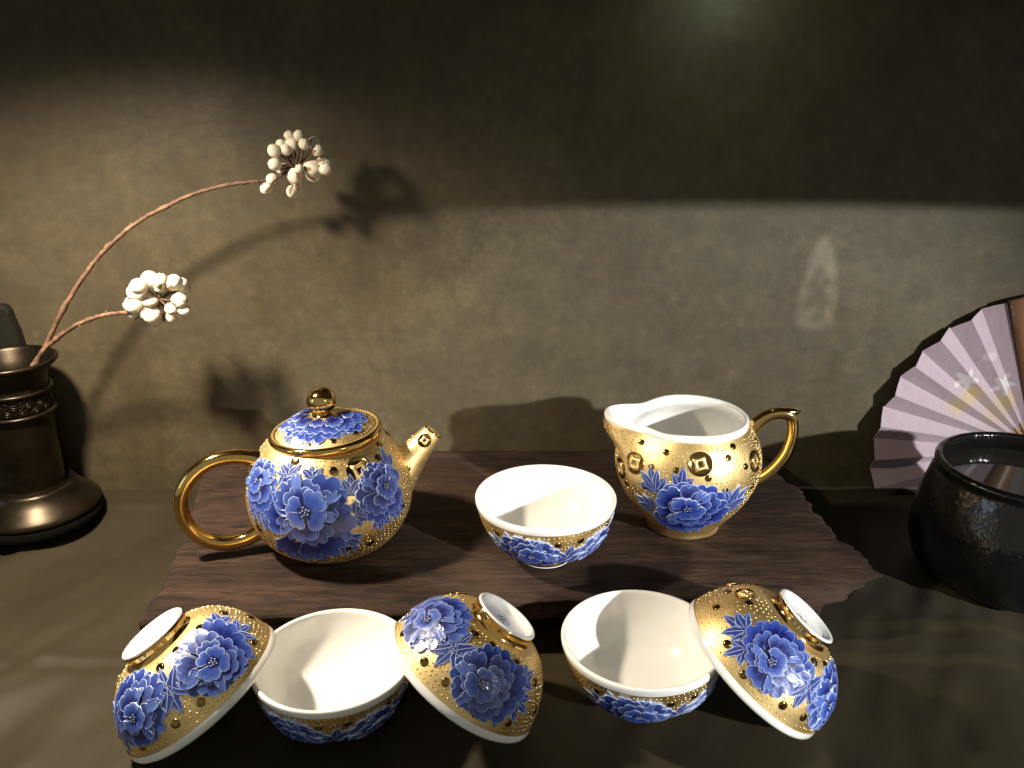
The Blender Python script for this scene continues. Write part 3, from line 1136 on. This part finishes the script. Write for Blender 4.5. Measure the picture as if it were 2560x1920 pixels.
def build_jug():
    t = thing('milk_jug', "gold milk jug with white pouring lip and thumb rest handle on the slab", 'jug', (9.35, 41.3, BT))
    s = Surf([(1.95, .12), (2.02, .35), (2.4, .85), (3.07, 1.72), (3.6, 2.75), (3.82, 3.7), (3.74, 4.65), (3.38, 5.5), (2.98, 6.08)], jug_deform)
    mb = MB()
    rows = lathe(mb, [(1.8, 0), (1.95, .02)] + list(zip(s.r, s.z)), 144, deform=jug_deform)
    cap(mb, rows[0], flip=True)
    mb.build('body', GOLD, t)
    mb = MB()
    inner = [(2.97, 5.98), (3.01, 6.08), (3.02, 6.22), (2.99, 6.34), (2.91, 6.41), (2.79, 6.39), (2.71, 6.28), (2.70, 6.1)]
    inner += [(p.x, p.y) for p in catmull([(2.75, 5.9, 0), (3.2, 5.2, 0), (3.5, 4.4, 0), (3.55, 3.6, 0), (3.3, 2.6, 0), (2.7, 1.6, 0), (1.9, .8, 0), (1.0, .5, 0), (.05, .45, 0)], 6)]
    rows = lathe(mb, inner, 144, deform=jug_deform)
    cap(mb, rows[-1])
    mb.build('inner_bowl', WHITE, t)
    pts = [(3.05, 5.35), (3.55, 5.95), (4.15, 6.36), (4.8, 6.46), (5.28, 6.26), (5.46, 5.65), (5.44, 4.9), (5.22, 4.1), (4.75, 3.35), (4.1, 2.75), (3.3, 2.4)]
    P = catmull([(r, .02, z) for r, z in pts], 8)
    n = len(P)
    mb = MB()
    tube(mb, P, [.31 + .05 * math.exp(-(i / n / .1) ** 2) + .05 * math.exp(-((1 - i / n) / .1) ** 2) for i in range(n)], 20)
    # thumb rest that runs out past the bend
    tube(mb, [(4.5, .02, 6.44), (5.0, .02, 6.50), (5.4, .02, 6.52), (5.74, .02, 6.56)], [.27, .27, .22, .08], 14)
    mb.build('handle', POL, t)
    peony(s, 262, 2.95, 1.95, t, face=1.9, seedling=52)
    RND.seed(3)
    spray(s, 236, 3.9, 2.0, 5, 1.2, .2, t, 1.4)
    spray(s, 254, 4.3, 1.5, 3, 1.0, .19, t, .9)
    spray(s, 290, 3.0, .85, 6, 1.45, .2, t, 1.5)
    spray(s, 232, 2.7, 2.7, 5, 1.0, .18, t, 1.7)
    spray(s, 266, 1.6, -1.6, 5, .85, .18, t, 2.0)
    for q, d in ((239, 6.1), (230, 5.15), (250, 5.25), (292, 5.85), (274, 4.95), (226, 4.0), (288, 4.2), (308, 5.2), (214, 6.2), (205, 3.6), (318, 3.9),
                 (340, 5.9), (350, 3.2), (30, 5.6), (60, 4.6), (90, 5.8), (120, 4.4), (150, 5.6), (300, 6.35)):
        dot(s, q, d, .18, t)
    coin(s, 268, 5.65, .62, t, .25)
    coin(s, 214, 5.0, .60, t, .1)
    coin(s, 322, 5.2, .56, t, .3)
    coin(s, 196, 4.2, .55, t, .3)
    coin(s, 90, 4.4, .56, t, .3)
    studs(s, .9, s.L - .12, .255, .048, t)

build_jug()

# ------------------------------------------------------------------ bronze vase with branches
def build_vase():
    t = thing('bronze_vase', "dark bronze cylinder vase with wave band and flared base holding dried branches", 'vase', (-29.4, 47, 0))
    mb = MB()
    prof = [(2.10, 2.0), (1.80, 2.15), (1.80, 2.5), (1.83, 4.0), (1.86, 6.4), (1.88, 7.05)]
    prof2 = [(1.88, 8.45), (1.86, 8.7), (1.90, 9.0), (2.06, 9.4), (2.34, 9.75), (2.60, 9.98), (2.70, 10.12), (2.68, 10.24), (2.58, 10.30), (2.48, 10.26), (2.40, 10.1), (2.1, 9.5), (1.8, 8.9), (1.7, 8.0), (1.65, 6.5)]
    rows = lathe(mb, prof + [(1.9, 7.07), (1.9, 8.43)] + prof2, 72)
    cap(mb, rows[-1])
    mb.build('body', BRONZE, t)
    for z in (7.07, 8.42):
        mb = MB()
        tube(mb, [(2.0 * math.cos(a), 2.0 * math.sin(a), z) for a in [2 * math.pi * i / 64 for i in range(65)]], .13, 10, caps=False)
        mb.build('ring_moulding', BRONZE, t)
    # band of overlapping wave scales
    mb = MB()
    for r in (.41, .28, .15):
        tube(mb, [(1.93 * math.cos(x / 1.93), 1.93 * math.sin(x / 1.93), z) for x, z in
                  [(r * math.cos(a), r * math.sin(a)) for a in [math.pi * i / 10 for i in range(11)]]], .045, 5)
    me = mb.mesh('wave_scale', [BRONZE])
    k = 0
    for row in range(3):
        for i in range(14):
            o = link('wave_scale', me, t, (0, 0, 7.20 + row * .36))
            o.rotation_euler = (0, 0, 2 * math.pi * (i + .5 * (row % 2)) / 14)
    mb = MB()
    rows = lathe(mb, [(3.4, .60), (3.58, .66), (3.64, .80), (3.48, 1.02), (3.18, 1.30), (2.84, 1.58), (2.58, 1.86), (2.42, 2.12), (2.36, 2.26), (2.2, 2.32), (2.02, 2.3), (1.98, 2.16), (1.7, 2.1)], 80)
    b = mb.build('base', BRONZE, t)
    mb = MB()
    rows = lathe(mb, [(3.4, -.1), (3.62, -.08), (3.70, .1), (3.68, .5), (3.5, .62), (3.2, .66)], 80)
    cap(mb, rows[0], flip=True)
    mb.build('plinth', simple('black_plinth', (.004, .0036, .003), 1.0, 0, 0, .02), t)

build_vase()

S1 = [(-28.7, 46.2, 8.3), (-27.45, 46.6, 10.26), (-26.73, 46.65, 11.22), (-25.82, 46.71, 12.72), (-24.46, 46.76, 14.59), (-23.21, 46.82, 16.02), (-21.88, 46.87, 17.23), (-20.47, 46.93, 18.23), (-18.99, 46.98, 18.98), (-17.54, 47.04, 19.62), (-16.12, 47.09, 20.03), (-14.73, 47.15, 20.27), (-13.68, 47.2, 20.37)]
S2 = [(-28.9, 46.2, 8.4), (-27.42, 46.5, 10.23), (-26.74, 46.32, 10.99), (-26.01, 46.15, 11.57), (-25.16, 45.98, 12.17), (-24.2, 45.8, 12.71), (-23.15, 45.62, 13.13), (-22.13, 45.45, 13.39), (-21.22, 45.28, 13.52), (-20.67, 45.1, 13.59)]
B1 = [(-12.65, 46.79, 21.99, 0.285), (-12.34, 47.15, 22.27, 0.226), (-12.05, 46.94, 22.02, 0.241), (-11.89, 47.22, 22.67, 0.241), (-11.77, 47.25, 22.34, 0.34), (-11.22, 46.58, 22.78, 0.223), (-10.97, 46.52, 22.36, 0.223), (-10.66, 47.5, 22.34, 0.289), (-10.34, 46.81, 22.01, 0.24), (-12.68, 46.78, 21.28, 0.272), (-12.54, 47.69, 20.95, 0.293), (-10.73, 47.06, 21.0, 0.365), (-10.81, 47.5, 20.65, 0.323), (-10.91, 47.07, 21.14, 0.258), (-10.14, 47.27, 21.27, 0.343), (-9.96, 46.68, 21.04, 0.264), (-11.76, 47.26, 20.64, 0.344), (-11.78, 47.54, 20.27, 0.27), (-13.0, 47.13, 20.47, 0.245), (-13.43, 47.39, 19.96, 0.262), (-12.01, 47.31, 19.78, 0.293), (-11.33, 46.58, 21.08, 0.188), (-11.65, 47.41, 21.37, 0.153)]
B2 = [(-19.55, 45.11, 15.37, 0.381), (-18.84, 44.76, 15.41, 0.318), (-19.91, 44.44, 15.18, 0.339), (-20.52, 45.44, 14.62, 0.401), (-18.22, 44.97, 15.25, 0.365), (-17.97, 45.26, 15.1, 0.306), (-17.93, 45.45, 14.78, 0.308), (-20.7, 45.26, 13.96, 0.402), (-20.85, 45.51, 13.41, 0.273), (-19.6, 44.87, 14.26, 0.321), (-20.2, 45.36, 13.49, 0.311), (-19.64, 44.93, 13.49, 0.37), (-19.75, 45.52, 13.0, 0.313), (-19.35, 45.45, 13.67, 0.249), (-18.38, 44.52, 13.92, 0.266), (-17.9, 44.56, 14.38, 0.342), (-17.76, 44.66, 13.84, 0.267), (-18.95, 45.56, 13.19, 0.297), (-19.03, 44.92, 15.03, 0.228), (-18.22, 45.15, 13.47, 0.217)]

def berry_mesh(seed):
    rn = random.Random(seed)
    mb = MB()
    nl, nt_ = 9, 14
    cuts = [rn.uniform(0, .5) + 2.09 * k for k in range(3)]
    rows = []
    for j in range(nl + 1):
        la = -math.pi / 2 + math.pi * j / nl
        row = []
        for i in range(nt_):
            a = 2 * math.pi * i / nt_
            g = min(abs((a - c + math.pi) % (2 * math.pi) - math.pi) for c in cuts)
            r = 1 - .13 * math.exp(-(g / .22) ** 2) * math.cos(la) ** .5 + .09 * mnoise.noise(Vector((math.cos(a) * 1.5, math.sin(a) * 1.5, la + seed)))
            row.append(mb.add((r * math.cos(la) * math.cos(a), r * math.cos(la) * math.sin(a), 1.06 * r * math.sin(la))))
        rows.append(row)
    mb.grid(rows, 0, close=True)
    # husk remnants clinging below
    for q in range(2):
        a0 = rn.uniform(0, 6.28)
        strip = []
        for k in range(4):
            la = -1.5 + .55 * k
            strip.append([mb.add((1.06 * math.cos(la) * math.cos(a0 + s), 1.06 * math.cos(la) * math.sin(a0 + s), 1.12 * math.sin(la))) for s in (-.34 + .06 * k, .34 - .06 * k)])
        mb.grid(strip, 1)
    return mb.mesh('berry', [BERRY, HUSK])

def build_branch(label, S, B, hub, rad0, rad1, seed):
    rn = random.Random(seed)
    t = thing('berry_branch', label, 'branch', (0, 0, 0))
    P = catmull(S, 8)
    n = len(P)
    rad = []
    for i in range(n):
        r = rad0 + (rad1 - rad0) * i / n
        if i % 19 in (7, 8): r *= 1.25
        rad.append(r * (1 + .12 * math.sin(i * 1.7) * rn.random()))
        P[i] = P[i] + Vector((rn.uniform(-.02, .02), rn.uniform(-.02, .02), rn.uniform(-.02, .02)))
    mb = MB()
    tube(mb, P, rad, 10)
    # little bud scars
    for i in range(14, n, 13):
        d = (P[i] - P[i - 1]).normalized()
        side = Vector((0, -.4, 1 if i % 2 else -1)).normalized()
        tube(mb, [P[i], P[i] + d * .18 + side * .10 + side * rad[i]], [.06, .025], 6)
    mb.build('stem', BARK, t)
    hub = Vector(hub)
    start = P[-1]
    mb = MB()
    tube(mb, catmull([start, (start + hub) / 2 + Vector((0, 0, -.12)), hub], 5), [.075] * 11, 7)
    mb.build('twig', TWIG, t)
    meshes = [berry_mesh(seed * 10 + k) for k in range(4)]
    for k, (x, y, z, r) in enumerate(B):
        c = Vector((x, y, z))
        away = (c - hub).normalized()
        o = link('berry', meshes[k % 4], t, c)
        o.scale = (r * rn.uniform(1.15, 1.36),) * 3
        o.rotation_euler = away.to_track_quat('Z', 'Y').to_euler()
        o.rotation_euler.rotate_axis('Z', rn.uniform(0, 6))
        mb = MB()
        src = start if (c - start).length < (c - hub).length * .7 else hub
        mid = (src + c) / 2 + Vector((rn.uniform(-.12, .12), rn.uniform(-.1, .1), rn.uniform(-.12, .12)))
        tube(mb, catmull([src, mid, c - away * r * .8], 3), [.055] * 7, 6)
        mb.build('twig', TWIG, t)

build_branch("tall dried branch arching high from the bronze vase with a loose white berry cluster", S1, B1, (-11.7, 47.2, 21.05), .145, .095, 1)
build_branch("short dried branch bending low from the bronze vase with a dense white berry cluster", S2, B2, (-19.2, 45.1, 14.3), .145, .10, 2)

# dark piece leaning on the wall behind the vase
def build_plaque():
    mb = MB()
    out = [(-37.5, 0.0), (-29.2, 0.0), (-29.4, 5.0), (-30.0, 8.2), (-30.35, 9.8), (-30.5, 11.1), (-30.72, 12.0), (-30.75, 12.3), (-30.95, 12.62), (-31.3, 12.7), (-32.2, 12.6), (-34.5, 12.9), (-37.5, 12.5)]
    f = [mb.add((x, 50.35 - .0 * z, z - .1)) for x, z in out]
    f2 = [mb.add((x * .998 - .06, 50.2, z * .985 - .1)) for x, z in out]
    bk = [mb.add((x, 50.85, z - .1)) for x, z in out]
    mb.face(f2[::1]); mb.face(bk[::-1])
    mb.grid([f2, f, bk], 0, close=True)
    o = mb.build('dark_plaque', PLAQUE, smooth=False)
    tag(o, "dark slab with chipped corner peeking out behind the bronze vase against the wall", "plaque")
build_plaque()

# ------------------------------------------------------------------ folding fan
def build_fan():
    FX, FY, FZ = 33.62, 50.15, 3.02
    t = thing('folding_fan', "lavender pleated folding fan standing open against the wall behind the black jar", 'folding fan', (FX, FY, FZ))
    R0, R1 = 1.7, 10.35
    # ridge (towards the room) and valley angles, measured up from the left
    seq = [(a, -0.48 if i % 2 == 0 else 0.12) for i, a in enumerate((-13.7, -7.3, -2.8, 4.2, 9.9, 16.3, 22.0, 28.0, 33.6, 39.2, 45.6, 51.0, 57.4, 62.8, 69.8))]
    def P(r, ang, y, lean=.050):
        q = math.radians(ang)
        z = r * math.sin(q)
        return Vector((-r * math.cos(q), y * (r / R1) * 1.0 + lean * z, z))
    for k in range(len(seq) - 1):
        (a0, y0), (a1, y1) = seq[k], seq[k + 1]
        pass
        mb = MB()
        rows = []
        nr = 8
        dr = .05 * math.sin(k * 2.1)
        for i in range(nr + 1):
            r = R0 + (R1 + dr * (i == nr) - R0) * i / nr
            rows.append([mb.add(P(r, a0, y0)), mb.add(P(r, (a0 + a1) / 2, (y0 + y1) / 2 + .015 * math.sin(i * 1.1 + k))), mb.add(P(r, a1, y1))])
        mb.grid(rows)
        back = []
        for row in rows:
            back.append([mb.add(Vector(mb.v[i]) + Vector((0, .035, 0))) for i in row])
        mb.grid(back, 0, flip=True)
        mb.grid([[r[0] for r in rows], [r[0] for r in back]], 0)
        mb.grid([[r[-1] for r in rows], [r[-1] for r in back]], 0, flip=True)
        mb.grid([rows[-1], back[-1]], 0)
        mb.build('pleat', FAN, t, smooth=False)
    # the lowest fold is cut level where the fan stands
    mb = MB()
    rows = []
    for i in range(7):
        r = 4.6 + (R1 - 4.6) * i / 6
        a0 = -math.degrees(math.asin(2.46 / r))
        rows.append([mb.add(P(r, a0, -.50)), mb.add(P(r, -13.7, -.48))])
    mb.grid(rows)
    mb.grid([[mb.add(Vector(mb.v[i]) + Vector((0, .035, 0))) for i in r] for r in rows], 0, flip=True)
    mb.build('pleat', FAN, t, smooth=False)
    # ribs under the leaf and the broad guard at the far end
    for k in range(0, 15, 2):
        a0 = seq[k][0]
        mb = MB()
        for (r, w) in ((.3, .25), (5.2, .3)):
            pass
        q = [P(.4, a0, .2), P(R0 + .5, a0, .2)]
        tube(mb, q, [.16, .18], 4)
        mb.build('rib', RIBM, t, smooth=False)
    a0, a1 = 70.3, 82.0
    mb = MB()
    fr = []
    for r in (.5, 4, 8, R1 + .15):
        w = .5 + .5 * r / R1
        am = (a0 + a1) / 2
        dw = (a1 - a0) / 2
        fr.append([mb.add(P(r, am - dw, -.70)), mb.add(P(r, am, -.78)), mb.add(P(r, am + dw, -.70))])
    mb.grid(fr)
    bk = [[mb.add(Vector(mb.v[i]) + Vector((0, .3, 0))) for i in row] for row in fr]
    mb.grid(bk, 0, flip=True)
    mb.grid([[r[0] for r in fr], [r[0] for r in bk]]); mb.grid([[r[-1] for r in fr], [r[-1] for r in bk]], 0, flip=True)
    mb.grid([fr[-1], bk[-1]])
    mb.build('guard_stick', GUARD, t)
build_fan()

# ------------------------------------------------------------------ black jar
def build_jar():
    t = thing('black_jar', "large black glazed jar with water inside, in front of the folding fan", 'jar', (27.4, 40.8, 0))
    mb = MB()
    P = catmull([(4.3, 0, 0), (4.8, .35, 0), (5.17, 1.3, 0), (5.25, 2.2, 0), (5.10, 3.5, 0), (4.86, 4.6, 0), (4.62, 5.5, 0), (4.52, 5.9, 0), (4.55, 6.28, 0), (4.38, 6.45, 0), (4.2, 6.42, 0), (4.1, 6.25, 0), (4.15, 5.8, 0), (4.4, 5.0, 0), (4.7, 3.8, 0), (4.85, 2.5, 0)], 6)
    rows = lathe(mb, [(4.0, -.02)] + [(p.x, p.y) for p in P], 96)
    cap(mb, rows[0], flip=True)
    mb.build('body', JAR, t)
    mb = MB()
    mb2 = [mb.add((4.30 * math.cos(a), 4.30 * math.sin(a), 5.45)) for a in [2 * math.pi * i / 64 for i in range(64)]]
    mb.face(mb2)
    mb.build('water', WATER, t)
build_jar()
